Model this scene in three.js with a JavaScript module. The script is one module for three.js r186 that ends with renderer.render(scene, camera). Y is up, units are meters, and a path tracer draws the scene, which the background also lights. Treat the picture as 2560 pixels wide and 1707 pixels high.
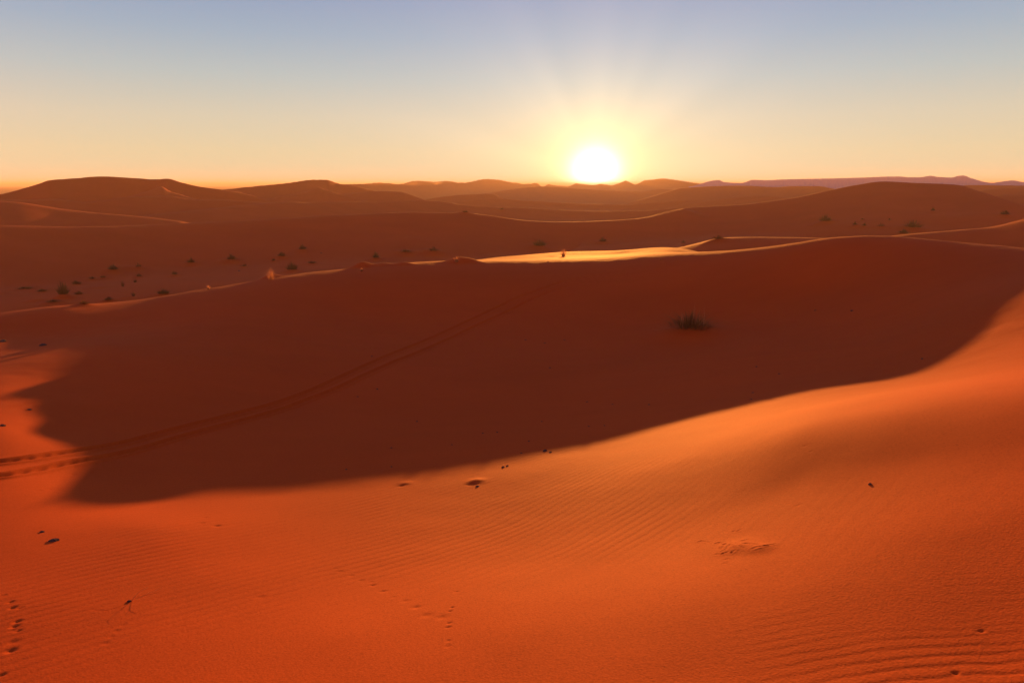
import * as THREE from 'three';
import { mergeGeometries } from 'three/addons/utils/BufferGeometryUtils.js';

// ---------------------------------------------------------------- camera, sky, sun, exposure
const SC = 0.6;                                     // metres per drawing unit
const EYE = 16 * SC;                                // the eye above the low plain
const PITCH = THREE.MathUtils.degToRad(12.88), FOC = 1707.5;
const SUN_AZ = THREE.MathUtils.degToRad(6.75), SUN_EL = THREE.MathUtils.degToRad(.84);
const EXPO = 5.4;

const scene = new THREE.Scene();
const renderer = new THREE.WebGLRenderer({ antialias: true });
renderer.toneMapping = THREE.LinearToneMapping;
renderer.toneMappingExposure = EXPO;
renderer.shadowMap.enabled = true;
renderer.shadowMap.type = THREE.PCFSoftShadowMap;

const camera = new THREE.PerspectiveCamera(53.12, 1024 / 682, 0.1, 60000);
camera.position.set(0, EYE, 0);
camera.rotation.set(-PITCH, 0, 0);

const SUN_DIR = new THREE.Vector3(Math.sin(SUN_AZ) * Math.cos(SUN_EL), Math.sin(SUN_EL), -Math.cos(SUN_AZ) * Math.cos(SUN_EL));
const lerp = (a, b, t) => a + (b - a) * t, clamp = (x, a, b) => Math.min(b, Math.max(a, x));
const smooth = (a, b, x) => { const t = clamp((x - a) / (b - a), 0, 1); return t * t * (3 - 2 * t); };

{ // evening sky: colour by height, brighter red fill added away from the sun, with its aureole
  const W = 2048, H = 1024, data = new Float32Array(W * H * 4);
  const stops = [[-90, .30, .17, .10], [-1, .40, .22, .12], [0, .66, .62, .38], [2.5, .72, .625, .38], [5, .65, .60, .44], [8, .47, .53, .51], [11, .33, .43, .53], [14, .25, .34, .51], [25, .15, .21, .36], [50, .11, .13, .23], [90, .10, .105, .18]];
  const d = new THREE.Vector3(), cosA = Math.cos(SUN_AZ), sinA = Math.sin(SUN_AZ);
  for (let j = 0; j < H; j++) for (let i = 0; i < W; i++) {
    const e = ((j + .5) / H - .5) * Math.PI, p = ((i + .5) / W - .5) * 2 * Math.PI, o = (j * W + i) * 4;
    d.set(Math.cos(e) * Math.cos(p), Math.sin(e), Math.cos(e) * Math.sin(p));
    const el = e * 180 / Math.PI;
    let k = 1; while (k < stops.length - 1 && stops[k][0] < el) k++;
    const a = stops[k - 1], b = stops[k]; let t = clamp((el - a[0]) / (b[0] - a[0]), 0, 1);
    const g = Math.acos(clamp(d.dot(SUN_DIR), -1, 1)) * 180 / Math.PI;
    const away = smooth(25, 150, g), low = Math.exp(-Math.max(el, 0) / 14);
    const dim = lerp(1, 1.75, away);  // sky away from the sun raised and reddened, added fill for shaded slopes
    const anti = [lerp(1, 1.85, away), lerp(1, .66, away), lerp(1, .66, away)];
    const g1 = .30 * Math.exp(-g / 13), g2 = .85 * Math.exp(-g / 4), g3 = 4 * Math.exp(-g * g / 2.5), g4 = .5 * Math.exp(-Math.pow(g / 3.4, 2));
    const psi = Math.atan2(d.y - SUN_DIR.y, (d.x * cosA - -d.z * sinA)), beam = 1 + .22 * smooth(1.5, 9, g) * Math.exp(-g / 24) * (Math.sin(psi * 9 + .6) * .5 + Math.sin(psi * 15 + 2.1) * .3 + Math.sin(psi * 23 + 4.4) * .2);
    const glow = [g1 + g2 + g3 + g4, g1 * .62 + g2 * .67 + g3 * .88 + g4 * .76, g1 * .55 + g2 * .12 + g3 * .6 + g4 * .22];
    for (let c = 0; c < 3; c++) data[o + c] = (lerp(a[c + 1], b[c + 1], t) * dim * anti[c] + glow[c] * beam) / EXPO;
    data[o + 3] = 1;
  }
  const sky = new THREE.DataTexture(data, W, H, THREE.RGBAFormat, THREE.FloatType);
  sky.mapping = THREE.EquirectangularReflectionMapping; sky.magFilter = THREE.LinearFilter; sky.minFilter = THREE.LinearFilter; sky.needsUpdate = true;
  scene.background = sky; scene.environment = sky;
}
const sun = new THREE.DirectionalLight(new THREE.Color().setRGB(1, .345, .06), 4.3);
sun.position.copy(SUN_DIR).multiplyScalar(300); sun.castShadow = true; sun.shadow.radius = .7;
sun.shadow.mapSize.set(4096, 4096);
Object.assign(sun.shadow.camera, { left: -80, right: 80, top: 40, bottom: -40, near: 1, far: 700 });
scene.add(sun, sun.target);

// ---------------------------------------------------------------- helpers
let seed = 7;
const rnd = () => { seed = (seed + 0x6d2b79f5) | 0; let t = Math.imul(seed ^ (seed >>> 15), 1 | seed); t = (t + Math.imul(t ^ (t >>> 7), 61 | t)) ^ t; return ((t ^ (t >>> 14)) >>> 0) / 4294967296; };
const hash = (i, j) => { let n = Math.imul(i, 374761393) + Math.imul(j, 668265263); n = Math.imul(n ^ (n >>> 13), 1274126177); return ((n ^ (n >>> 16)) >>> 0) / 4294967296; };
function noise(x, y) {                                             // value noise, -1 to 1
  const i = Math.floor(x), j = Math.floor(y), fx = x - i, fy = y - j, u = fx * fx * fx * (fx * (fx * 6 - 15) + 10), v = fy * fy * fy * (fy * (fy * 6 - 15) + 10);
  return 2 * lerp(lerp(hash(i, j), hash(i + 1, j), u), lerp(hash(i, j + 1), hash(i + 1, j + 1), u), v) - 1;
}
const fbm = (x, y, n = 4) => { let s = 0, a = .5; for (let k = 0; k < n; k++) { s += a * noise(x, y); x = x * 2.03 + 17.1; y = y * 2.03 - 9.7; a *= .5; } return s; };
const used = {};
function numbered(name) { const n = used[name] = (used[name] ?? -1) + 1; return n ? name + '_' + String(n).padStart(3, '0') : name; }

// directions measured in the photograph: azimuth from straight ahead and slope of the line of sight
const cp = Math.cos(PITCH), sp = Math.sin(PITCH);
function sight(sx, sy) {
  const X = (sx - 1280) / FOC, Y = (853.5 - sy) / FOC, z = cp + Y * sp, hor = Math.hypot(X, z);
  return { az: Math.atan2(X, z), tan: (Y * cp - sp) / hor };
}
// piecewise cubic through sorted points (monotone)
function curve(xs, ys) {
  const n = xs.length, d = [], m = [];
  for (let i = 0; i < n - 1; i++) d.push((ys[i + 1] - ys[i]) / (xs[i + 1] - xs[i]));
  for (let i = 0; i < n; i++) m.push(i === 0 ? d[0] : i === n - 1 ? d[n - 2] : d[i - 1] * d[i] <= 0 ? 0 : 2 * d[i - 1] * d[i] / (d[i - 1] + d[i]));
  return (x) => {
    if (x <= xs[0]) return ys[0]; if (x >= xs[n - 1]) return ys[n - 1];
    let i = 0; while (x > xs[i + 1]) i++;
    const h = xs[i + 1] - xs[i], t = (x - xs[i]) / h, t2 = t * t, t3 = t2 * t;
    return (2 * t3 - 3 * t2 + 1) * ys[i] + (t3 - 2 * t2 + t) * h * m[i] + (3 * t2 - 2 * t3) * ys[i + 1] + (t3 - t2) * h * m[i + 1];
  };
}

// ---------------------------------------------------------------- the near dunes: heights relative to the eye, in drawing units
const sA = Math.sin(SUN_AZ), cA = Math.cos(SUN_AZ), TE = Math.tan(SUN_EL);
const uv = (az, r) => { const x = r * Math.sin(az), y = r * Math.cos(az); return [x * cA - y * sA, x * sA + y * cA]; };   // across and along the sun's bearing

// crest of the dune across the hollow: [x, y, range]
const CREST = [[-260, 840, 56], [-120, 818, 58], [0, 797, 60], [146, 769, 62.5], [311, 755, 65.5], [475, 727, 68.5], [658, 698, 71], [768, 681, 72.5], [860, 672.5, 73.5], [996, 660, 74.5], [1088, 656.5, 75], [1252, 655, 75.5], [1400, 654, 76], [1550, 648, 76],
  [1700, 638, 75.5], [1865, 624, 75], [1956, 612, 74.5], [2066, 594.5, 74], [2157, 589, 73], [2248, 591, 72], [2395, 605, 70], [2560, 621, 68], [2760, 644, 66]].map(([x, y, r]) => ({ ...sight(x, y), r }));
const crestRange = curve(CREST.map((c) => c.az), CREST.map((c) => c.r)), crestTan = curve(CREST.map((c) => c.az), CREST.map((c) => c.tan));
const crestLine = [];
for (let k = 0; k <= 400; k++) { const az = lerp(CREST[0].az, CREST[CREST.length - 1].az, k / 400), r = crestRange(az), [u, v] = uv(az, r); crestLine.push([u, v, r * crestTan(az)]); }
const shadeV = curve(crestLine.map((c) => c[0]), crestLine.map((c) => c[1])), shadeH = curve(crestLine.map((c) => c[0]), crestLine.map((c) => c[2]));
const sunHeight = (az, r) => { const [u, v] = uv(az, r); return shadeH(u) - (shadeV(u) - v) * TE; };       // lowest sunbeam over that crest
function place(x, y, above) {                                       // the point on this line of sight so far above the sunbeams
  const s = sight(x, y); let a = 2, b = 90;
  for (let k = 0; k < 50; k++) { const m = (a + b) / 2; if (m * s.tan > sunHeight(s.az, m) + above) a = m; else b = m; }
  return [s.az, a, a * s.tan];
}
const C = [];
for (const c of CREST) C.push([c.az, c.r, c.r * c.tan]);
const EDGE = [[402, 1246], [475, 1241], [658, 1233], [860, 1215], [996, 1200], [1179, 1171], [1362, 1135], [1545, 1098], [1700, 1053], [1828, 1022], [1956, 991], [2066, 969], [2212, 949], [2303, 927], [2358, 896], [2413, 852], [2450, 815], [2486, 764], [2560, 715],
  [271, 862], [207, 926], [145, 975], [120, 1040], [135, 1090], [196, 1146], [225, 1190], [300, 1225]];
for (const [x, y] of EDGE) C.push(place(x, y, 0));
for (const [x, y, a] of [[700, 1010, -1.5], [1280, 900, -2.2], [1280, 1040, -1.3], [1000, 900, -2.0], [1600, 900, -2.3], [1900, 860, -2.0], [2200, 820, -1.6], [2350, 740, -1.2], [2480, 690, -.7], [500, 1120, -.7], [900, 1100, -.9], [450, 960, -.75], [300, 1050, -.6],
  [1280, 770, -1.9], [1700, 760, -2.2], [2050, 720, -2.0], [900, 780, -1.7], [620, 850, -1.0], [380, 860, -.3], [320, 800, -.3], [130, 830, -.1], [0, 825, -.02], [0, 870, .2], [0, 920, .45], [0, 975, .6], [100, 910, .3], [0, 1080, .65], [0, 1200, .75], [90, 1160, .4], [-250, 900, .5], [-250, 1000, .8], [-250, 1150, .9]]) C.push(place(x, y, a));
// the sunlit slope in the foreground: [x, y, range]
const slope0 = (x) => lerp(.165, .25, smooth(-11, -1, x)) - .09 * smooth(2, 9, x);
const lean = (x, y) => -6.1 - slope0(x) * (y - 7.5) - .05 * 8 / (2 * Math.PI) * Math.sin(2 * Math.PI * (y - 18.5) / 8) * smooth(-9, 0, x) + .14 * (x + Math.sqrt(x * x + 6) - 2.4) - .05 * Math.max(0, -x - 1);
for (const [x, ys] of [[0, [1400, 1550, 1707]], [400, [1330, 1440, 1570, 1707]], [860, [1290, 1380, 1480, 1590, 1707]], [1280, [1310, 1400, 1490, 1590, 1707]], [1700, [1150, 1240, 1330, 1430, 1550, 1707]], [2000, [1080, 1200, 1320, 1480, 1707]], [2280, [1040, 1160, 1300, 1480, 1707]], [2560, [1000, 1130, 1300, 1500, 1707]]]) for (const y of ys) {
  const t = sight(x, y); let p = 1, q = 60;
  for (let k = 0; k < 50; k++) { const m = (p + q) / 2; if (m * t.tan > lean(m * Math.sin(t.az), m * Math.cos(t.az))) p = m; else q = m; }
  C.push([t.az, p, p * t.tan]);
}
for (const a of [-45, -20, 0, 20, 45]) for (const r of [1.8, 3]) { const z = a * Math.PI / 180; C.push([z, r, lean(r * Math.sin(z), r * Math.cos(z)) + .4]); }
// flat top beyond the crest, then down to the low plain
for (const [x, y, r] of [[1252, 642, 105], [1420, 630, 120], [1560, 628, 122], [1700, 621, 118]]) {
  const s = sight(x, y), r0 = crestRange(s.az), h0 = r0 * crestTan(s.az);
  for (const t of [.3, .62, 1]) C.push([s.az, lerp(r0, r, t), lerp(h0, r * s.tan, t)]);
}
for (const [a, r, h] of [[-46, 90, -16], [-30, 90, -15.6], [-20, 95, -15.2], [-10, 118, -15], [-2, 140, -16], [6, 145, -16], [14, 140, -15], [18, 100, -11.3], [25, 92, -11], [32, 90, -11.5], [42, 90, -12], [-46, 160, -18], [-25, 160, -18], [0, 165, -18.5], [20, 160, -18], [46, 160, -18]]) C.push([a * Math.PI / 180, r, h]);

// thin plate spline over (azimuth, log range)
const AZK = 1.6, TP = C.map(([a, r]) => [a * AZK, Math.log(r)]), NC = C.length;
const U = (d2) => (d2 < 1e-12 ? 0 : d2 * Math.log(d2));
const TW = (() => {
  const n = NC + 3, A = [], b = [];
  for (let i = 0; i < n; i++) { A.push(new Float64Array(n)); b.push(i < NC ? C[i][2] : 0); }
  for (let i = 0; i < NC; i++) {
    for (let j = 0; j < NC; j++) A[i][j] = U((TP[i][0] - TP[j][0]) ** 2 + (TP[i][1] - TP[j][1]) ** 2);
    A[i][i] += 2e-4;
    A[i][NC] = A[NC][i] = 1; A[i][NC + 1] = A[NC + 1][i] = TP[i][0]; A[i][NC + 2] = A[NC + 2][i] = TP[i][1];
  }
  for (let i = 0; i < n; i++) {
    let p = i; for (let k = i + 1; k < n; k++) if (Math.abs(A[k][i]) > Math.abs(A[p][i])) p = k;
    [A[i], A[p]] = [A[p], A[i]]; [b[i], b[p]] = [b[p], b[i]];
    for (let k = i + 1; k < n; k++) { const f = A[k][i] / A[i][i]; if (f) { for (let j = i; j < n; j++) A[k][j] -= f * A[i][j]; b[k] -= f * b[i]; } }
  }
  for (let i = n - 1; i >= 0; i--) { for (let j = i + 1; j < n; j++) b[i] -= A[i][j] * b[j]; b[i] /= A[i][i]; }
  return b;
})();
function nearHeight(az, r) {
  const x = az * AZK, y = Math.log(Math.max(r, 1.8));
  let s = TW[NC] + TW[NC + 1] * x + TW[NC + 2] * y;
  for (let i = 0; i < NC; i++) { const dx = x - TP[i][0], dy = y - TP[i][1], d2 = dx * dx + dy * dy; if (d2 > 1e-12) s += TW[i] * d2 * Math.log(d2); }
  return s;
}

// ---------------------------------------------------------------- the farther dunes: crest lines [x, y, range], slopes before and behind
const RIDGES = [
  { label: 'low sandy swell just behind the glowing middle of the near crest', front: .10, back: .14, w: 7, p: [[1600, 640, 140], [1709, 619, 142], [1817, 595.5, 145], [1930, 594.5, 147], [2047, 597, 148], [2150, 601, 148], [2300, 612, 148]] },
  { label: 'dune shoulder at the right edge behind the near shaded dune', front: .16, back: .14, w: 6, p: [[2120, 610, 150], [2248, 588, 153], [2395, 575.5, 157], [2468, 569, 160], [2560, 548, 165], [2700, 520, 170], [2800, 510, 172]] },
  { label: 'long smooth dune crossing the picture behind the tufted hollow', front: .20, back: .12, w: 6, p: [[-300, 560, 205], [0, 564.6, 215], [256, 566, 225], [402, 561, 235], [622, 550, 245], [850, 538, 255], [1033, 530.5, 262], [1161, 531.6, 268], [1216, 538, 270], [1325, 552, 275], [1400, 554.5, 280], [1472, 553.6, 285], [1600, 546, 300], [1710, 522.5, 325]] },
  { label: 'broad brown dune on the right in front of the mountains', front: .17, back: .14, w: 7, p: [[1500, 560, 330], [1600, 546, 335], [1710, 521.5, 345], [1846, 511.5, 355], [1971, 497, 365], [2066, 477, 375], [2140, 462, 385], [2208, 453, 390], [2285, 457, 390], [2395, 462, 385], [2453, 478, 360], [2519, 499, 340], [2600, 525, 325]] },
  { label: 'small dune at the left edge with a thin red lit crest', front: .16, back: .14, w: 7, p: [[-300, 470, 290], [-120, 490, 290], [0, 502, 290], [55, 506, 290], [146, 520, 287], [238, 531, 284], [347, 540.5, 280], [450, 552, 275]] },
  { label: 'long low ridge behind the smooth crossing dune', front: .15, back: .14, w: 5, p: [[240, 552, 315], [347, 540, 325], [439, 530, 340], [548, 519, 360], [695, 506, 390], [850, 503.5, 440], [960, 504, 480], [1040, 500.5, 510], [1100, 503, 530], [1161, 513, 540], [1216, 516.5, 560], [1325, 520, 580], [1420, 525.5, 600], [1500, 528, 600], [1600, 527, 580], [1710, 518, 560]] },
  { label: 'low foothill dunes below the big flat-topped dune', front: .2, back: .2, w: 4, p: [[-200, 488, 380], [-60, 492, 380], [60, 499, 378], [128, 497, 375], [220, 504, 370], [329, 491, 385], [420, 489, 395], [475, 497, 395], [560, 500, 400], [660, 506, 400], [760, 512, 400]] },
  { label: 'small rounded dune with a bright sunlit right flank, left of the sun', front: .22, back: .2, w: 4.5, p: [[780, 500, 640], [850, 486.5, 650], [900, 480, 655], [960, 477.5, 655], [1007, 480, 650], [1025, 486, 630], [1058, 498, 600], [1090, 510, 590]] },
  { label: 'low arched dune left of the sun, right of the bright-flanked dune', front: .2, back: .2, w: 4, p: [[1030, 508, 900], [1062, 499, 920], [1110, 491, 940], [1150, 487, 950], [1216, 484.5, 960], [1240, 487, 960], [1252, 493, 950], [1300, 505, 940]] },
  { label: 'broad low dunes straight below the sun', front: .18, back: .2, w: 4, p: [[1100, 512, 820], [1140, 505, 820], [1200, 497, 840], [1240, 495, 860], [1300, 500, 880], [1400, 506, 900], [1500, 510, 900], [1560, 511, 880], [1660, 503, 850], [1710, 499, 820], [1790, 501, 780], [1846, 507, 740], [1900, 515, 700]] },
  { label: 'big flat-topped dark dune on the left skyline', front: .35, back: .3, w: 4.5, p: [[-300, 520, 470], [-150, 505, 480], [0, 485, 490], [55, 471, 500], [99, 458, 500], [121, 450.5, 500], [175, 446, 505], [256, 441, 510], [329, 444.5, 510], [388, 447.5, 505], [417, 446, 500], [457, 456.5, 500], [494, 465, 500], [556, 474, 500], [600, 480, 510]] },
  { label: 'smooth peaked dune on the skyline right of the flat-topped dune', front: .28, back: .3, w: 5, p: [[500, 480, 640], [556, 474, 640], [640, 465, 650], [713, 458, 670], [786, 449, 700], [812, 449, 710], [850, 459, 730], [884, 464, 740], [930, 475, 760]] },
  { label: 'small sharp crest in front of the peaked skyline dune', front: .22, back: .3, w: 4, p: [[700, 490, 560], [760, 480, 570], [795, 468, 580], [812, 473, 575], [840, 482, 560], [880, 492, 550]] },
  { label: 'small spur on the front of the flat-topped dune', front: .2, back: .3, w: 4.8, p: [[360, 480, 440], [388, 470, 445], [402, 466, 448], [425, 478, 440], [470, 492, 430]] },
  { label: 'row of far dunes on the skyline under the sun', front: .25, back: .3, w: 6, p: [[800, 468, 1100], [850, 461, 1150], [916, 459, 1250], [945, 456, 1350], [1000, 459.6, 1500], [1036, 451.6, 1700], [1084, 454, 1900], [1110, 452, 2100], [1157, 456.3, 2300], [1216, 447, 2500], [1245, 448.6, 2600], [1278, 455, 2700], [1318, 459.3, 2900], [1340, 457, 3000], [1373, 459.6, 3200], [1420, 456, 3300], [1450, 458.8, 3400], [1486, 461.5, 3400], [1530, 453, 3300], [1618, 449.3, 3000], [1654, 444.8, 2800], [1710, 451, 2400], [1737, 455.5, 2200], [1780, 464, 2000], [1830, 473, 1800]] },
  { label: 'low far swell in front of the row of dunes under the sun', front: .14, back: .2, w: 5, p: [[1150, 490, 1400], [1220, 482, 1500], [1300, 470, 1700], [1350, 466, 1800], [1450, 472, 1800], [1600, 478, 1700], [1660, 472, 1600], [1720, 478, 1400], [1800, 486, 1200]] },
  { label: 'far low dunes at the left end of the mountains', front: .14, back: .2, w: 5, p: [[1700, 470, 1100], [1780, 465, 1100], [1850, 463.5, 1100], [1940, 467, 1050], [1982, 464.8, 1000], [2047, 464.8, 950], [2088, 472, 900], [2140, 482, 880]] },
  { label: 'pale low dune on the left shoulder of the broad brown dune', front: .14, back: .2, w: 4, p: [[1720, 508, 780], [1828, 494, 750], [1860, 490, 740], [1915, 488, 730], [1960, 493, 710], [2010, 502, 700]] },
  { label: 'far dark flat dune right of the broad brown dune', front: .14, back: .15, w: 5, p: [[2300, 475, 800], [2395, 464, 820], [2450, 462.2, 830], [2500, 463, 830], [2560, 463.5, 820], [2700, 462, 800]] },
  { label: 'second low dune behind the right end of the broad brown dune', front: .14, back: .15, w: 4, p: [[2400, 482, 600], [2480, 473, 610], [2560, 469, 620], [2680, 466, 620]] },
  { label: 'lowest thin dune at the right edge, under the far flat ones', front: .14, back: .15, w: 5.6, p: [[2440, 496, 500], [2500, 487.5, 500], [2560, 485, 500], [2680, 482, 500]] },
];
for (const [i, R] of RIDGES.entries()) {
  R.id = 20 + i;
  const s = R.p.map(([x, y]) => sight(x, y)), a = s.map((k) => k.az);
  R.tan = curve(a, s.map((k) => k.tan)); R.r = curve(a, R.p.map((k) => k[2])); R.a0 = a[0]; R.a1 = a[a.length - 1];
}
const plainAt = (() => { const c = curve([0, 110, 160, 230, 320, 450, 1500, 4000, 9000], [-16, -16, -18.5, -22, -30, -45, -45, -25, -16]); return (az, r) => c(r); })();
const MOUNDS = [];
const atCrest = (x, y, rad, h, back = 0) => { const az = sight(x, y).az, r = crestRange(az) + back; MOUNDS.push([r * Math.sin(az), r * Math.cos(az), rad, h]); };
atCrest(1148, 650, 1.3, .55); atCrest(1180, 650, .9, .25); atCrest(905, 676, 1.0, .6); atCrest(676, 690, .9, .45); atCrest(955, 664, 1.2, .25);                                                  // [x, y(forward), radius, height]: sand heaped round plants
function farHeight(az, r, out) {
  const x = r * Math.sin(az), y = r * Math.cos(az);
  const base = plainAt(az, r); let h = base + .5 * fbm(x / 60, y / 60, 3) + 1.2 * fbm(x / 300 + 5, y / 300, 2) * smooth(150, 500, r), id = 1;
  for (let q = 0; q < RIDGES.length; q++) {
    const R = RIDGES[q];
    if (az < R.a0 - .25 || az > R.a1 + .25) continue;
    const ac = clamp(az, R.a0, R.a1), rc = R.r(ac), hc = rc * R.tan(ac) - Math.abs(az - ac) * rc * .3;
    const d = rc - r, H = Math.max(hc - plainAt(ac, rc) + 3, 1), s = d > 0 ? R.front : R.back;
    if (Math.abs(d) * s > 5 * H) continue;
    const soft = Math.sqrt(d * d + R.w * R.w) - R.w;
    const t = hc + 3 * 0 - H * (1 - Math.exp(-soft * s / H));
    const k = .004 * r + .3, diff = t - h;
    if (diff > 0) id = R.id;
    h = diff > k ? t : diff < -k ? h : Math.max(h, t) + (k - Math.abs(diff)) ** 2 / (4 * k);
  }
  out[1] = id;
  return h;
}
const tmp = [0, 0];
let DETAIL = false;                                                 // wind ripples, wheel tracks and scratches, switched on once their places are known
const TRACKS = [], STROKES = [];
function relief(x, y, az, r) {
  let h = 0;
  if (r < 30) {
    h += .006 * fbm(x / .9, y / .9, 2);
    const wide = smooth(9, 12.5, r + 1.2 * fbm(x / 3, y / 3, 2)) * (1 - smooth(22, 28, r)) * lerp(1, .12, smooth(2, 8, x)) * (.7 + .8 * Math.max(-.6, .1 + fbm(x / 2.2 + 9, y / 2.2, 3)));
    if (wide > 0) { const p = (-.67 * x + .74 * y) / .27 + .9 * fbm(x / 3.5, y / 3.5 + 7, 3) + .25 * fbm(x / .8, y / .8, 2); h += wide * .0017 * (Math.sin(2 * Math.PI * p) + .28 * Math.sin(4 * Math.PI * p + .9)); }
    const fanned = smooth(18, 29, az * 57.3 + 6 * fbm(x / 2, y / 2, 2)) * (1 - smooth(6.8, 9.6, r + 2 * fbm(x / 1.5 + 2, y / 1.5, 2))) * (.5 + .8 * Math.max(0, .4 + fbm(x / 1.7 + 3, y / 1.7, 2)));
    if (fanned > 0) { const p = (y + .1 * (x - 4) ** 2 + .12 * (x - 4)) / .19 + 1.3 * fbm(x / 2.2 + 3, y / 1.1, 3) + .3 * fbm(x / .5, y / .4, 2); h += fanned * .0023 * (Math.sin(2 * Math.PI * p) + .3 * Math.sin(4 * Math.PI * p + .8)); }
  } else h += .016 * fbm(x / 1.3, y / 1.3, 3);
  for (const t of TRACKS) if (az > t.a0 && az < t.a1) {
    const rt = t.r(az), e = .004, sl = (t.r(az + e) - t.r(az - e)) / (2 * e * rt), d = (r - rt) / Math.hypot(1, sl);
    if (Math.abs(d) < 1.1) {
      const tread = .55 + .45 * Math.sin((x * .95 + y * .3) * 2 * Math.PI / .28 + fbm(x, y, 2) * 1.5), fade = t.fade(az);
      h += fade * (-.10 * Math.exp(-((d / .12) ** 4)) * lerp(.6, 1.15, tread) + .05 * Math.exp(-(((Math.abs(d) - .25) / .075) ** 2)));
    }
  }
  for (const b of STROKES) if (x > b.x0 && x < b.x1 && y > b.y0 && y < b.y1) for (const [ax, ay, bx, by] of b.lines) {
    const ux = bx - ax, uy = by - ay, t = clamp(((x - ax) * ux + (y - ay) * uy) / (ux * ux + uy * uy), 0, 1), d = Math.hypot(x - ax - t * ux, y - ay - t * uy);
    if (d < .12) h += -b.deep * Math.exp(-((d / b.wide) ** 2)) + .4 * b.deep * Math.exp(-(((d - 2 * b.wide) / b.wide) ** 2));
  }
  return h;
}
// height relative to the eye; tmp[1] is the dune it belongs to (0 = foreground slope, 13 = dune across the hollow)
function height(az, r, fine = true) {
  let h;
  const x = r * Math.sin(az), y = r * Math.cos(az);
  const bend = (a) => Math.sign(a) * (Math.abs(a) < .74 ? Math.abs(a) : .74 + .22 * (1 - Math.exp(-(Math.abs(a) - .74) / .22))), aa = bend(az);
  if (r < 165) {
    let n = nearHeight(aa, r);
    if (Math.abs(az) > 1.2) { const t = (az + Math.PI * (az < 0 ? 2 : 0) - 1.2) / (2 * Math.PI - 2.4); n = lerp(nearHeight(bend(1.2), r), nearHeight(bend(-1.2), r), smooth(0, 1, t)); }
    n -= 8 * smooth(135, 164, r);
    if (r > 85) {
      const f = farHeight(az, r, tmp), k = .5, d = n - f; let id = d > 0 ? 13 : tmp[1];
      h = d > k ? n : d < -k ? f : Math.max(n, f) + (k - Math.abs(d)) ** 2 / (4 * k); tmp[1] = id;
    } else { h = n; tmp[1] = 0; }
  } else h = farHeight(az, r, tmp);
  if (r < 90) tmp[1] = r < .6 * crestRange(aa) ? 0 : 13;
  if (fine) {
    h += .05 * fbm(x / 6, y / 6, 3) * smooth(2, 20, r) + .35 * fbm(x / 25 + 3, y / 25, 3) * smooth(120, 200, r) * smooth(900, 300, r);
    for (let q = 0; q < MOUNDS.length; q++) { const m = MOUNDS[q], d2 = ((x - m[0]) ** 2 + (y - m[1]) ** 2) / (m[2] * m[2]); if (d2 < 7) h += m[3] * Math.exp(-d2) * (m[3] < 0 ? 1 - .45 * d2 : 1); }
    if (DETAIL && r < 80) h += relief(x, y, az, r);
  }
  return h;
}

// ---------------------------------------------------------------- sand
const SAND = (() => {
  const N = 512, bump = new Uint8Array(N * N * 4);
  for (let j = 0; j < N; j++) for (let i = 0; i < N; i++) { const v = 128 + 90 * (rnd() - .5) + 50 * noise(i / 6, j / 6); bump.fill(clamp(v, 0, 255), (j * N + i) * 4, (j * N + i) * 4 + 3); bump[(j * N + i) * 4 + 3] = 255; }
  const t = new THREE.DataTexture(bump, N, N); t.wrapS = t.wrapT = THREE.RepeatWrapping; t.magFilter = THREE.LinearFilter; t.needsUpdate = true; t.repeat.set(.8, .8);
  const grain = new Uint8Array(N * N * 4); for (let k = 0; k < N * N; k++) { const v = 255 - 60 * rnd() - (rnd() < .02 ? 50 : 0); grain.set([v, v, v, 255], k * 4); }
  const c = new THREE.DataTexture(grain, N, N); c.wrapS = c.wrapT = THREE.RepeatWrapping; c.magFilter = THREE.LinearFilter; c.repeat.set(.17, .17); c.needsUpdate = true;
  return new THREE.MeshPhysicalMaterial({ map: c, vertexColors: true, color: new THREE.Color().setRGB(.37, .063, .0095), roughness: .9, specularIntensity: .09, specularColor: new THREE.Color().setRGB(1, .55, .25), bumpMap: t, bumpScale: .003 });
})();

// ---------------------------------------------------------------- where things stand: lines of sight met with the sand
function hit(sx, sy) {
  const t = sight(sx, sy); let r = 3, q = 3;
  while (r < 8000 && height(t.az, r) < r * t.tan) { q = r; r *= r < 90 ? 1.01 : 1.006; }
  for (let k = 0; k < 20; k++) { const m = (q + r) / 2; if (height(t.az, m) < m * t.tan) q = m; else r = m; }
  return { az: t.az, r, x: r * Math.sin(t.az), y: r * Math.cos(t.az), dist: r * Math.hypot(1, t.tan) };
}
const across = (p, px) => px / FOC * p.dist;                         // width there of so many pixels
// wheel tracks
for (const pts of [[[-140, 1176], [0, 1155], [70, 1146], [140, 1135], [210, 1124], [309, 1107], [366, 1092], [549, 1045], [731, 994], [850, 943], [1033, 864], [1179, 799], [1289, 747], [1360, 721], [1421, 701], [1482, 691], [1564, 677], [1666, 662], [1768, 648]],
  [[-140, 1214], [0, 1190], [84, 1176], [182, 1156], [309, 1133], [439, 1096], [622, 1047], [768, 1000], [850, 967], [1033, 886], [1216, 803], [1325, 751], [1360, 736], [1421, 717], [1482, 704], [1564, 689], [1666, 671], [1768, 655]]]) {
  const h = pts.map(([x, y]) => hit(x, y)), a = h.map((p) => p.az);
  TRACKS.push({ a0: a[0], a1: a[a.length - 1], r: curve(a, h.map((p) => p.r)), fade: (az) => 1 - .4 * smooth(0, .2, az) });
}
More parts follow.
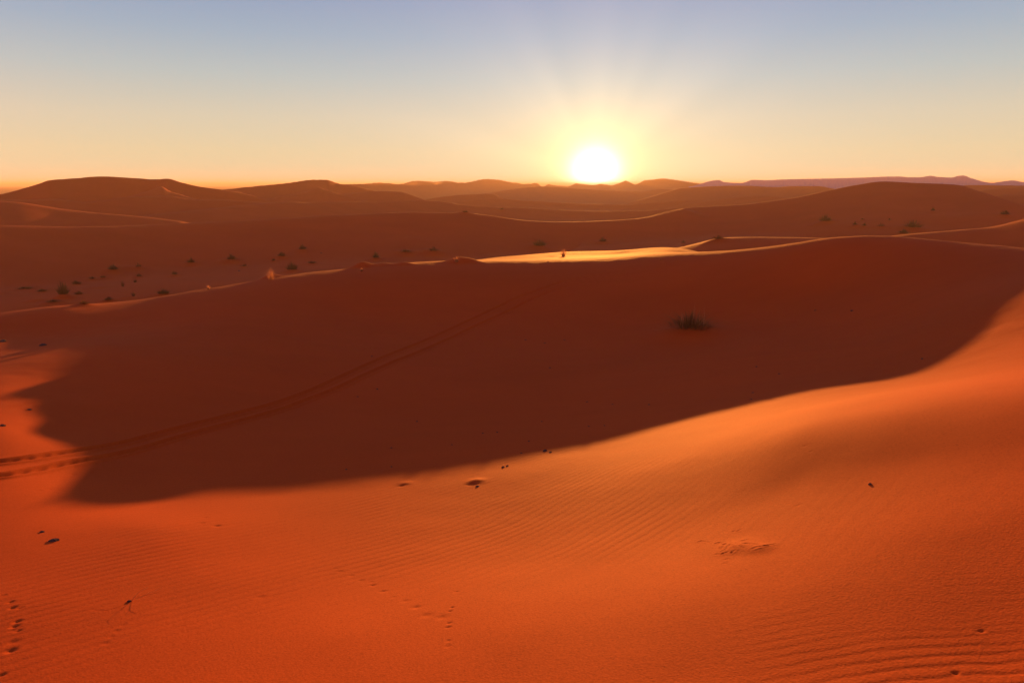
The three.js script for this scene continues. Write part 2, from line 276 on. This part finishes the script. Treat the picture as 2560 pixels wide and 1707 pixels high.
// footprints and dents: [x, y, width, how deep]
const dents = [[11, 1481, 7, 1], [8, 1488, 8, 1], [36, 1481, 7, .8], [25, 1505, 13, 1.2], [30, 1519, 14, 1.3], [47, 1521, 10, 1], [41, 1553, 15, 1.2], [35, 1566, 17, 1], [44, 1577, 14, 1], [28, 1576, 12, .7], [26, 1627, 22, .9], [2, 1687, 16, 1], [29, 1605, 24, .4]];
dents.push([841, 1421, 9, .6], [849, 1428, 12, .8], [837, 1429, 8, .5], [879, 1439, 12, .7], [901, 1451, 12, .8], [927, 1455, 11, .6], [932, 1463, 14, .8], [958, 1478, 18, .6], [984, 1493, 14, .4], [1013, 1502, 22, .35], [1040, 1518, 26, .5], [1067, 1538, 32, .3], [1106, 1543, 34, .25]);
dents.push([1164, 1401, 7, .9], [1158, 1411, 5, .7], [1141, 1479, 9, 1.1], [1135, 1490, 6, .7], [1131, 1518, 12, 1.1], [1125, 1528, 12, 1], [1123, 1557, 14, .9], [1120, 1568, 15, .9], [1122, 1601, 14, .7], [1120, 1615, 15, .6]);
dents.push([305, 1563, 14, .5], [290, 1577, 15, .5], [275, 1592, 15, .45], [262, 1608, 15, .4], [505, 1307, 12, .9], [541, 1314, 18, .9], [512, 1294, 14, .5], [101, 1226, 8, .9], [122, 1223, 9, 1], [131, 1229, 7, .8], [143, 1225, 7, .8], [188, 1170, 8, 1.1], [182, 1186, 11, 1.2], [1002, 1215, 20, .35], [1016, 1213, 12, .3], [1172, 1212, 20, .35], [650, 1492, 22, .35], [2014, 1114, 9, .9], [2029, 1128, 9, .7], [2053, 1104, 6, .7], [1879, 1177, 9, .6], [1998, 1263, 11, .6], [1946, 1015, 6, .9], [1946, 1019, 6, .9], [1921, 1034, 6, .9], [2092, 1027, 6, .8], [2036, 1021, 5, .8], [2455, 1578, 13, 1.4], [2390, 1683, 15, 1.4], [1834, 1328, 9, .9], [1853, 1323, 9, .9], [1864, 1363, 10, .7]);
for (let k = 0; k < 16; k++) dents.push([lerp(2330, 2550, rnd()), lerp(780, 900, rnd()), lerp(7, 12, rnd()), .4]);
const heaps = [[1190, 1203, 40, .06], [1014, 1208, 30, .03], [1850, 1366, 80, .035], [1900, 1372, 60, .03], [1380, 641, 34, .1], [1010, 661, 40, .25], [61, 722, 60, .5], [104, 727, 50, .4], [306, 671, 46, .5], [1014, 631, 54, .5], [1084, 631, 60, .8], [318, 745, 30, .25], [131, 756, 40, .25], [4, 734, 30, .3], [271, 751, 28, .25], [779, 659, 34, .3], [764, 650, 24, .25], [1040, 600, 60, .3], [2120, 565, 90, .5], [2400, 545, 120, .6], [450, 700, 30, .2], [90, 752, 40, .3], [560, 655, 40, .3], [240, 720, 50, .25]];
const scribble = [[[600, 510], [615, 580], [660, 670]], [[600, 510], [640, 503], [690, 545], [740, 530]], [[740, 530], [705, 580], [680, 625], [640, 590]], [[570, 695], [690, 690], [770, 670]], [[755, 625], [810, 555], [850, 522]], [[830, 550], [880, 585], [895, 640], [840, 680], [790, 655]], [[900, 520], [960, 580], [1050, 620]], [[960, 497], [1020, 485], [1130, 455]], [[1170, 630], [1300, 602], [1420, 567], [1550, 530]], [[1180, 618], [1290, 590], [1400, 566]], [[300, 490], [350, 470], [480, 500]], [[870, 322], [950, 315], [1010, 285]], [[735, 772], [800, 770]], [[715, 836], [790, 832]], [[1050, 540], [1200, 548], [1330, 565]]];
function scratch(lines, wide, deep) {
  const L = []; for (const p of lines) for (let i = 0; i + 1 < p.length; i++) L.push([p[i].x, p[i].y, p[i + 1].x, p[i + 1].y]);
  const xs = L.flatMap((l) => [l[0], l[2]]), ys = L.flatMap((l) => [l[1], l[3]]);
  STROKES.push({ lines: L, wide, deep, x0: Math.min(...xs) - .2, x1: Math.max(...xs) + .2, y0: Math.min(...ys) - .2, y1: Math.max(...ys) + .2 });
}
const dentSpots = dents.map(([x, y, w, d]) => ({ p: hit(x, y), w, d })), heapSpots = heaps.map(([x, y, w, d]) => ({ p: hit(x, y), w, d }));
scratch(scribble.map((l) => l.map(([x, y]) => hit(1700 + x * .153, 1280 + y * .153))), .018, .008);
scratch([[[225, 1524], [262, 1528], [300, 1518], [326, 1503], [352, 1492], [395, 1482]].map(([x, y]) => hit(x, y))], .018, .008);
for (const { p, w, d } of dentSpots) { const q = across(p, w) * .46; MOUNDS.push([p.x, p.y, q, -.38 * d * q]); }
for (const { p, w, d } of heapSpots) MOUNDS.push([p.x, p.y, across(p, w) * .5, d]);

// plants: [x, y of the foot, width, height in pixels, kind, label]; their feet are found on the bare sand, then sand is heaped round the larger ones
const PLANTS = [
  [1725, 836, 128, 52, 'main', 'broad dark olive grass tuft with pale stalks, alone on the middle of the shaded slope'],
  [677, 698, 42, 26, 'straw', 'orange backlit grass tuft standing on the left part of the near crest'],
  [1409, 641, 28, 20, 'straw', 'golden backlit grass tuft on the bright flat below the sun'],
  [1141, 655, 26, 15, 'straw', 'pinkish twiggy tuft on top of the mound in the middle of the near crest'],
  [520, 723, 13, 11, 'straw', 'small reddish twig tuft at the near crest, left of the orange tuft'],
  [904, 678, 18, 10, 'straw', 'small dry tuft at the left end of the bright crest strip'],
  [159, 746, 32, 27, 'bush', 'round dark green bush, biggest in the hollow on the left'],
  [190, 713, 28, 9, 'low', 'low dark tuft above the right side of the round green bush'],
  [229, 699, 22, 7, 'low', 'left one of two low tufts side by side above the hollow centre'],
  [257, 696, 20, 7, 'low', 'right one of two low tufts side by side above the hollow centre'],
  [282, 678, 30, 13, 'bush', 'dark bush at the left end of a sand hump in the far hollow'],
  [345, 670, 24, 10, 'low', 'dark bush at the right end of a sand hump in the far hollow'],
  [347, 693, 20, 8, 'low', 'low tuft straight below the right end of the sand hump'],
  [337, 706, 15, 10, 'straw2', 'small pointed tuft just above the spiky one in the hollow'],
  [306, 716, 17, 16, 'straw2', 'spiky upright tuft in the middle of the hollow'],
  [436, 690, 23, 11, 'bush', 'dark green tuft standing apart on the right of the hollow'],
  [333, 740, 17, 12, 'straw2', 'grassy tuft low in the hollow, near the crest edge'],
  [408, 738, 40, 12, 'bush', 'dark spreading bush right behind the near crest, right of the grassy tuft'],
  [196, 737, 26, 7, 'low', 'flat tuft right beside the round green bush'],
  [271, 751, 26, 7, 'low', 'flat tuft behind the near crest, left of the grassy tuft'],
  [210, 763, 32, 10, 'low', 'flat tuft half hidden by the near crest under the round green bush'],
  [131, 756, 36, 6, 'low', 'thin flat tuft below the round green bush'],
  [61, 724, 40, 7, 'low', 'dark flat scrub on a hump at the far left of the hollow'],
  [104, 730, 30, 6, 'low', 'dark scrub between the hump at the far left and the round green bush'],
  [477, 660, 26, 12, 'low', 'dim bush at the foot of the long smooth dune, left one'],
  [579, 652, 36, 13, 'low', 'wide dim bush at the foot of the long smooth dune, right one'],
  [609, 668, 24, 8, 'low', 'low dark tuft above and left of the orange backlit tuft'],
  [703, 643, 30, 11, 'low', 'pointed dark bush above the orange backlit tuft'],
  [683, 653, 13, 6, 'low', 'tiny tuft just below the pointed dark bush'],
  [730, 680, 40, 18, 'bush', 'large dark mounded bush right of the orange backlit tuft'],
  [756, 627, 30, 13, 'low', 'dim bush high on the slope behind the large mounded bush'],
  [779, 659, 30, 6, 'low', 'flat dark tuft right of the large mounded bush'],
  [939, 650, 27, 18, 'bush', 'reddish brown bush standing alone behind the bright crest strip'],
  [1084, 630, 40, 11, 'low', 'bush on a hump behind the near crest, left of the crest mound'],
  [1014, 631, 40, 7, 'low', 'long low scrub on a hump between the lone bush and the crest mound'],
  [1349, 620, 50, 18, 'bush', 'glowing orange bush in the hollow behind the golden tuft'],
  [1507, 606, 30, 10, 'low', 'faint bush in the hollow below the sun, right of the golden tuft'],
  [1709, 610, 17, 9, 'low', 'small tuft left of the scrub on the low sandy swell'],
  [1795, 601, 50, 12, 'low', 'line of scrub at the rim of the low sandy swell'],
  [2063, 558, 38, 15, 'bush', 'pointed dark bush leftmost in the right hand hollow'],
  [2138, 565, 15, 9, 'bush', 'left one of a close pair of small bushes in the right hand hollow'],
  [2162, 567, 17, 8, 'bush', 'right one of a close pair of small bushes in the right hand hollow'],
  [2203, 568, 22, 8, 'low', 'small bush between the close pair and the largest bush'],
  [2283, 574, 52, 16, 'bush', 'largest dark bush in the right hand hollow'],
  [2259, 586, 30, 10, 'bush', 'bush half hidden by the near crest under the largest right hand bush'],
  [2333, 530, 13, 9, 'bush', 'small upright bush on the slope of the broad brown dune'],
  [2157, 550, 9, 4, 'low', 'tiny tuft above the close pair of bushes'],
  [2224, 551, 9, 4, 'low', 'tiny tuft above the left side of the largest right hand bush'],
  [2513, 539, 26, 9, 'low', 'dark scrub near the right edge, behind the dune shoulder'],
  [1163, 533, 24, 9, 'bush', 'bush just behind the crest of the long smooth dune'],
  [1254, 525, 20, 5, 'low', 'flat scrub farther back, right of the bush behind the long dune'],
];
const plantSpots = PLANTS.map(([x, y, w, h, kind, label]) => ({ p: hit(x, y), w, h, kind, label }));
for (const q of plantSpots) if (q.kind === 'bush' || q.kind === 'low' || q.kind === 'main') MOUNDS.push([q.p.x, q.p.y, across(q.p, q.w) * .62, across(q.p, q.h) * (q.kind === 'main' ? .4 : .4)]);
// stones and droppings: [x, y, width, height]
const STONES = [[131, 1352, 19, 8], [103, 1330, 10, 5], [72, 1024, 9, 4], [5, 1064, 11, 5], [107, 864, 15, 7], [6, 854, 14, 7], [1362, 1128, 11, 6], [1376, 1131, 8, 4], [1258, 1168, 9, 5], [1268, 1165, 7, 4], [1194, 1216, 10, 4], [2177, 1211, 9, 5], [2131, 777, 9, 4]];
const SPECKS = [[978, 1120], [978, 1167], [865, 1174], [1130, 1112], [1207, 1083], [1243, 1081], [1355, 1054], [1468, 1005], [1532, 1011], [1623, 1012], [1314, 850], [1411, 850], [1362, 858], [1375, 920], [1042, 1054], [1322, 1103], [1303, 1133], [1472, 1066], [1512, 1064], [929, 891], [943, 973], [894, 992], [1892, 917], [1949, 935], [1879, 998], [1883, 982], [2307, 897], [2040, 776], [596, 678], [803, 633]];
const stoneSpots = STONES.map(([x, y, w, h]) => ({ p: hit(x, y), w, h })), speckSpots = SPECKS.map(([x, y]) => ({ p: hit(x, y), w: 6, h: 3.5 }));
const clodSpots = [[1349, 614, 26], [1495, 657, 8], [1481, 654, 8], [1370, 655, 9], [1402, 656, 9], [1350, 659, 9], [1655, 649, 12]].slice(1).map(([x, y, w]) => ({ p: hit(x, y), w, h: w * .35 }));
const sprigSpot = hit(326, 1504);

DETAIL = true;

// ---------------------------------------------------------------- the ground as one sheet, shared out among the dunes
const NAMES = { 0: 'ground', 1: 'plain' };
const LABELS = { 0: 'rippled orange sand slope in the foreground, lit by the low sun', 1: 'low sandy floor between the farther dunes', 13: 'shaded dune across the hollow with a glowing crest' };
for (const R of RIDGES) LABELS[R.id] = R.label;
function sheet(azs, rs, fine) {
  const W = azs.length, H = rs.length, pos = new Float32Array(W * H * 3), uvs = new Float32Array(W * H * 2), tone = new Float32Array(W * H), ids = new Uint8Array(W * H);
  for (let j = 0; j < H; j++) for (let i = 0; i < W; i++) {
    const o = j * W + i, r = rs[j], h = height(azs[i], r, fine);
    pos[o * 3] = r * Math.sin(azs[i]) * SC; pos[o * 3 + 1] = EYE + h * SC; pos[o * 3 + 2] = -r * Math.cos(azs[i]) * SC;
    uvs[o * 2] = pos[o * 3]; uvs[o * 2 + 1] = pos[o * 3 + 2]; ids[o] = tmp[1];
    { const x = pos[o * 3], y = pos[o * 3 + 2]; tone[o] = 1 + .10 * fbm(x / 9 + y / 40, y / 5, 4) + .05 * fbm(x / 1.1, y / .5, 2); }
  }
  const idx = {};
  const all = new Uint32Array((W - 1) * (H - 1) * 6); let n = 0;
  for (let j = 0; j < H - 1; j++) for (let i = 0; i < W - 1; i++) {
    const a = j * W + i, b = a + 1, c = a + W, d = c + 1, list = (idx[ids[a]] ??= []);
    list.push(a, b, d, a, d, c); all.set([a, b, d, a, d, c], n); n += 6;
  }
  const g = new THREE.BufferGeometry(); g.setAttribute('position', new THREE.BufferAttribute(pos, 3)); g.setIndex(new THREE.BufferAttribute(all, 1)); g.computeVertexNormals();
  const nor = g.attributes.normal.array, out = {};
  for (const id in idx) {
    const list = idx[id], map = new Map(), P = [], T = [], Nn = [], UVs = [], I = new Uint32Array(list.length);
    list.forEach((v, k) => { let m = map.get(v); if (m === undefined) { m = map.size; map.set(v, m); P.push(pos[v * 3], pos[v * 3 + 1], pos[v * 3 + 2]); Nn.push(nor[v * 3], nor[v * 3 + 1], nor[v * 3 + 2]); UVs.push(uvs[v * 2], uvs[v * 2 + 1]); T.push(tone[v], tone[v], tone[v]); } I[k] = m; });
    const q = new THREE.BufferGeometry(); q.setAttribute('position', new THREE.Float32BufferAttribute(P, 3)); q.setAttribute('normal', new THREE.Float32BufferAttribute(Nn, 3)); q.setAttribute('uv', new THREE.Float32BufferAttribute(UVs, 2)); q.setAttribute('color', new THREE.Float32BufferAttribute(T, 3)); q.setIndex(new THREE.BufferAttribute(I, 1));
    out[id] = q;
  }
  return out;
}
const rows = [];
{ let r = .4; while (r < 9000) { rows.push(r); r *= 1 + (r < 4.5 ? .03 : r < 6 ? .005 : r < 24 ? .0024 : r < 60 ? .0034 : r < 90 ? .006 : r < 600 ? .008 : r < 3000 ? .01 : .06); } rows.push(9000); }
const D2R = Math.PI / 180, cols = [], side = [];
for (let a = -62; a < -43.01; a += .5) cols.push(a * D2R);
for (let a = -43; a < 42.99; a += .15) cols.push(a * D2R);
for (let a = 43; a <= 62.01; a += .5) cols.push(a * D2R);
for (let a = 62; a <= 298.001; a += 4) side.push((a > 180 ? a - 360 : a) * D2R);
const inner = sheet(cols, rows, true);
for (const id in inner) {
  const m = new THREE.Mesh(inner[id], SAND); m.name = numbered(NAMES[id] ?? 'dune'); m.castShadow = m.receiveShadow = true;
  m.userData = { kind: 'structure', label: LABELS[id], category: NAMES[id] ? 'ground' : 'dune' };
  scene.add(m);
}
{
  const o = sheet(side, rows, true), g = mergeGeometries(Object.values(o));
  const m = new THREE.Mesh(g, SAND); m.name = numbered('ground'); m.castShadow = m.receiveShadow = true; m.userData = { kind: 'structure', label: 'sand around and behind the viewpoint, outside the picture', category: 'ground' };
  scene.add(m);
}

// ---------------------------------------------------------------- rocky mountains on the right of the skyline
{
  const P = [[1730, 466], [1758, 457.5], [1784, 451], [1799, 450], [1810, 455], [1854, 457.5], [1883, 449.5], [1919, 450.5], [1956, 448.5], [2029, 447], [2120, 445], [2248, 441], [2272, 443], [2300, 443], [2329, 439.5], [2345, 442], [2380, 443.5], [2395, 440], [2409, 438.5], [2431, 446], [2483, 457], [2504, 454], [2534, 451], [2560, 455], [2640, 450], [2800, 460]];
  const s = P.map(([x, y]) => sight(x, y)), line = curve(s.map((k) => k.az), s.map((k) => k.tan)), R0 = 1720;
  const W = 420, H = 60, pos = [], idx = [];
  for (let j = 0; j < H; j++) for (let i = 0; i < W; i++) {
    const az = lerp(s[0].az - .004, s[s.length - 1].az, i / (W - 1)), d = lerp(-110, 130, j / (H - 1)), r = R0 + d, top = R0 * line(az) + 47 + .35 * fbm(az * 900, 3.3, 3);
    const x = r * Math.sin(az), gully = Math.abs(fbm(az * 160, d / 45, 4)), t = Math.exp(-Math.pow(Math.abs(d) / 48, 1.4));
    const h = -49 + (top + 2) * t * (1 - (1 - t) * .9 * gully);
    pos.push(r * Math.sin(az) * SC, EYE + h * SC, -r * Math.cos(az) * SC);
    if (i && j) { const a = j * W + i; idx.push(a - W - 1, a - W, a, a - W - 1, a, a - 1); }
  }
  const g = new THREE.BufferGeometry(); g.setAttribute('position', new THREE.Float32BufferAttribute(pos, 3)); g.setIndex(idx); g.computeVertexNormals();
  const m = new THREE.Mesh(g, new THREE.MeshStandardMaterial({ color: new THREE.Color().setRGB(.22, .18, .30), roughness: .95 }));  // bluish purple of distant airlight put into the rock colour
  m.name = 'mountain_range'; m.castShadow = m.receiveShadow = true; m.userData = { kind: 'structure', label: 'rocky mountains along the right horizon, airlight purple put into their colour', category: 'mountains' };
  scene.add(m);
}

// ---------------------------------------------------------------- plants
const M = (r, g, b, o = {}) => new THREE.MeshPhysicalMaterial({ color: new THREE.Color().setRGB(r, g, b), roughness: .95, specularIntensity: .1, side: THREE.DoubleSide, ...o });
const OLIVE = M(.15, .078, .024, { transmission: .25, thickness: 0 }), DARK = M(.17, .072, .025, { transmission: .2, thickness: 0 }), STRAW = M(.52, .26, .1, { transmission: .45, thickness: 0 }), TWIG = M(.2, .1, .05);
const STONE = M(.05, .035, .035, { side: THREE.FrontSide }), CLOD = M(.3, .075, .02, { side: THREE.FrontSide });
const onSand = (p) => new THREE.Vector3(p.x * SC, EYE + height(p.az, p.r) * SC, -p.y * SC);
function blades(n, rad, tall, { width = .012, dome = 1, core = .35, loose = .3 } = {}) {   // curved tapering blades from one foot, their tips on a dome or a cone
  const P = [], I = [], seg = 4, side = new THREE.Vector3();
  for (let k = 0; k < n; k++) {
    const t = rnd() * 6.283, q = Math.pow(rnd(), .6), cx = Math.cos(t), cz = Math.sin(t), cap = dome === 2 ? 1 - .4 * q : dome ? Math.sqrt(Math.max(0, 1 - q * q * .92)) : Math.pow(1 - q * .93, .8);
    const tip = rad * q * (1 + loose * (rnd() - .4)), foot = rad * q * core, up = tall * cap * (1 - loose + 1.5 * loose * rnd()), w = width * (.6 + .8 * rnd()), tw = t + 2 * (rnd() - .5);
    side.set(-Math.sin(tw), 0, Math.cos(tw));
    const base = P.length / 3, jx = (rnd() - .5) * rad * .12, jz = (rnd() - .5) * rad * .12;
    for (let i = 0; i <= seg; i++) {
      const u = i / seg, r = lerp(foot, tip, u * (.45 + .55 * u)), y = up * (1.35 * u - .35 * u * u) - .02 * tall, ww = w * (1 - u * .88);
      const x = cx * r + jx, z = cz * r + jz;
      P.push(x - side.x * ww, y, z - side.z * ww, x + side.x * ww, y, z + side.z * ww);
      if (i) { const c = base + i * 2; I.push(c - 2, c - 1, c + 1, c - 2, c + 1, c); }
    }
  }
  const g = new THREE.BufferGeometry(); g.setAttribute('position', new THREE.Float32BufferAttribute(P, 3)); g.setIndex(I); g.computeVertexNormals();
  return g;
}
function addPart(parent, name, geometry, material) { const m = new THREE.Mesh(geometry, material); m.name = name; m.castShadow = m.receiveShadow = true; parent.add(m); return m; }
for (const { p, w, h, kind, label } of plantSpots) {
  const o = new THREE.Group(); o.name = numbered(kind === 'bush' || kind === 'low' ? 'shrub' : 'grass_tuft'); o.position.copy(onSand(p)); o.position.y -= .02 * SC; scene.add(o);
  const W = across(p, w) * SC / 2, H = across(p, h) * SC, thin = Math.max(.006, p.dist * SC / FOC * .9);
  if (kind === 'main') {
    addPart(o, 'foliage', blades(520, W * 1.25, H * .6, { width: thin * .55, loose: .7, core: .6 }), OLIVE);
    addPart(o, 'foliage', blades(260, W * .95, H * .8, { width: thin * .5, loose: .7, dome: 0 }), DARK);
    for (let k = 0; k < 9; k++) { const q = addPart(o, 'dry_stalk', blades(6, W * .12, H * (1.15 + .55 * rnd()), { width: thin * .3, dome: 0, core: .1 }), STRAW); q.position.set((rnd() - .45) * W * .9, 0, (rnd() - .5) * W * .5); q.rotation.z = (rnd() - .5) * .4; }
  } else if (kind === 'straw' || kind === 'straw2') {
    addPart(o, 'blades', blades(w > 20 ? 90 : 60, W, H * 1.05, { width: thin * .32, loose: .5, core: .2, dome: 2 }), kind === 'straw' ? STRAW : DARK);
    if (w > 12) addPart(o, 'stem', blades(30, W * .75, H * .6, { width: thin * .4, core: .2, dome: 2 }), TWIG);
  } else {
    addPart(o, 'foliage', blades(w > 24 ? 170 : 70, W * 1.1, H * (kind === 'bush' ? .9 : 1), { width: thin * .6, dome: kind === 'bush' && w > 30 ? 1 : 0, loose: .65, core: .5 }), kind === 'bush' ? OLIVE : DARK);
    if (w > 24) addPart(o, 'stem', blades(40, W * .7, H, { width: thin * .4, dome: 0 }), TWIG);
  }
  o.userData = { label, category: kind === 'bush' || kind === 'low' ? 'shrub' : 'grass', group: kind === 'bush' || kind === 'low' ? 'shrubs scattered over the hollows' : 'grass tufts on the dunes' };
}
{ // dry sprig lying in the lit foreground
  const o = new THREE.Group(); o.name = 'dry_sprig'; o.position.copy(onSand(sprigSpot)); scene.add(o);
  const px = across(sprigSpot, 1) * SC, stick = (pts, r) => new THREE.TubeGeometry(new THREE.CatmullRomCurve3(pts.map(([x, y, z]) => new THREE.Vector3(x * px, y * px, -z * px))), 12, r, 5);
  for (const pts of [[[0, 1, 0], [6, 8, 2], [16, 19, 6], [32, 24, 14]], [[0, 1, 0], [5, 6, 0], [10, 14, 4]], [[2, 1, 2], [18, 7, 6], [36, 12, 16], [52, 14, 30]], [[0, 1, 0], [8, 9, -2], [14, 16, 2]], [[10, 4, 4], [26, 10, 8], [34, 15, 10]]]) addPart(o, 'dry_stem', stick(pts, px * .26), STRAW);
  const root = new THREE.DodecahedronGeometry(px * 3.2, 1); root.scale(1.5, .6, 1); addPart(o, 'root', root, STONE).position.set(-3 * px, 1.5 * px, 0);
  o.userData = { label: 'dry grass sprig with a dark root and pale stems at lower left', category: 'dry grass' };
}
// ---------------------------------------------------------------- stones
function stone(w, h) {
  const g = new THREE.IcosahedronGeometry(1, 2), p = g.attributes.position, k = rnd() * 50;
  for (let i = 0; i < p.count; i++) { const x = p.getX(i), y = p.getY(i), z = p.getZ(i), f = 1 + .28 * noise(x * 1.7 + k, y * 1.7 + z * 2.1); p.setXYZ(i, x * f * w, y * f * h, z * f * w * .75); }
  g.computeVertexNormals(); return g;
}
const stoneLabels = ['large black pebble on the lit sand at lower left', 'small black pebble behind the large black one at lower left', 'dark pebble at the shadow tip on the left edge', 'black pebble at the left edge below the shadow tip', 'dark clod at the head of a long thin shadow, upper left', 'dark clod cut by the left edge, upper left', 'dark bit at the shadow edge in the middle of the slope', 'smaller dark bit right beside the one at the shadow edge', 'dark twig piece on the lit sand just below the shadow edge', 'short twig piece above the dark one just below the shadow edge', 'black stone in a small hollow below the shadow edge', 'single dark pebble on the lit slope at right', 'dark pebble high on the right part of the shaded slope'];
stoneSpots.forEach(({ p, w, h }, i) => {
  const m = new THREE.Mesh(stone(across(p, w) * SC / 2, across(p, h) * SC * .6), STONE); m.name = numbered('pebble'); m.position.copy(onSand(p)); m.rotation.y = rnd() * .6; m.castShadow = m.receiveShadow = true;
  m.userData = { label: stoneLabels[i], category: 'pebble', group: 'dark pebbles on the sand' }; scene.add(m);
});
const ORDINAL = (i) => i < 20 ? ['first', 'second', 'third', 'fourth', 'fifth', 'sixth', 'seventh', 'eighth', 'ninth', 'tenth', 'eleventh', 'twelfth', 'thirteenth', 'fourteenth', 'fifteenth', 'sixteenth', 'seventeenth', 'eighteenth', 'nineteenth', 'twentieth'][i] : 'twenty-' + ORDINAL(i - 20) ;
const speckG = [stone(1, .7), stone(1, .6), stone(1, .8)];
for (const [list, label, mat] of [[speckSpots, 'tiny dark pebble scattered on the shaded sand', STONE], [clodSpots, 'small sand clod on the bright crest strip', CLOD]]) list.sort((a, b) => a.p.az - b.p.az).forEach(({ p, w, h }, i) => {
  const m = new THREE.Mesh(speckG[i % 3], mat), s = across(p, w) * SC / 2; m.name = numbered(mat === CLOD ? 'sand_clod' : 'pebble'); m.position.copy(onSand(p)); m.scale.set(s, s * (mat === CLOD ? .35 : .8), s); m.rotation.y = i; m.castShadow = m.receiveShadow = true;
  m.userData = { label: label + ', ' + ORDINAL(i) + ' from the left of them', category: mat === CLOD ? 'clod' : 'pebble', group: mat === CLOD ? 'clods on the near crest' : 'tiny pebbles on the shaded slope' }; scene.add(m);
});

scene.fog = new THREE.FogExp2(new THREE.Color().setRGB(1, .8, .42), 3.6e-4);
scene.updateMatrixWorld(true);
renderer.render(scene, camera);
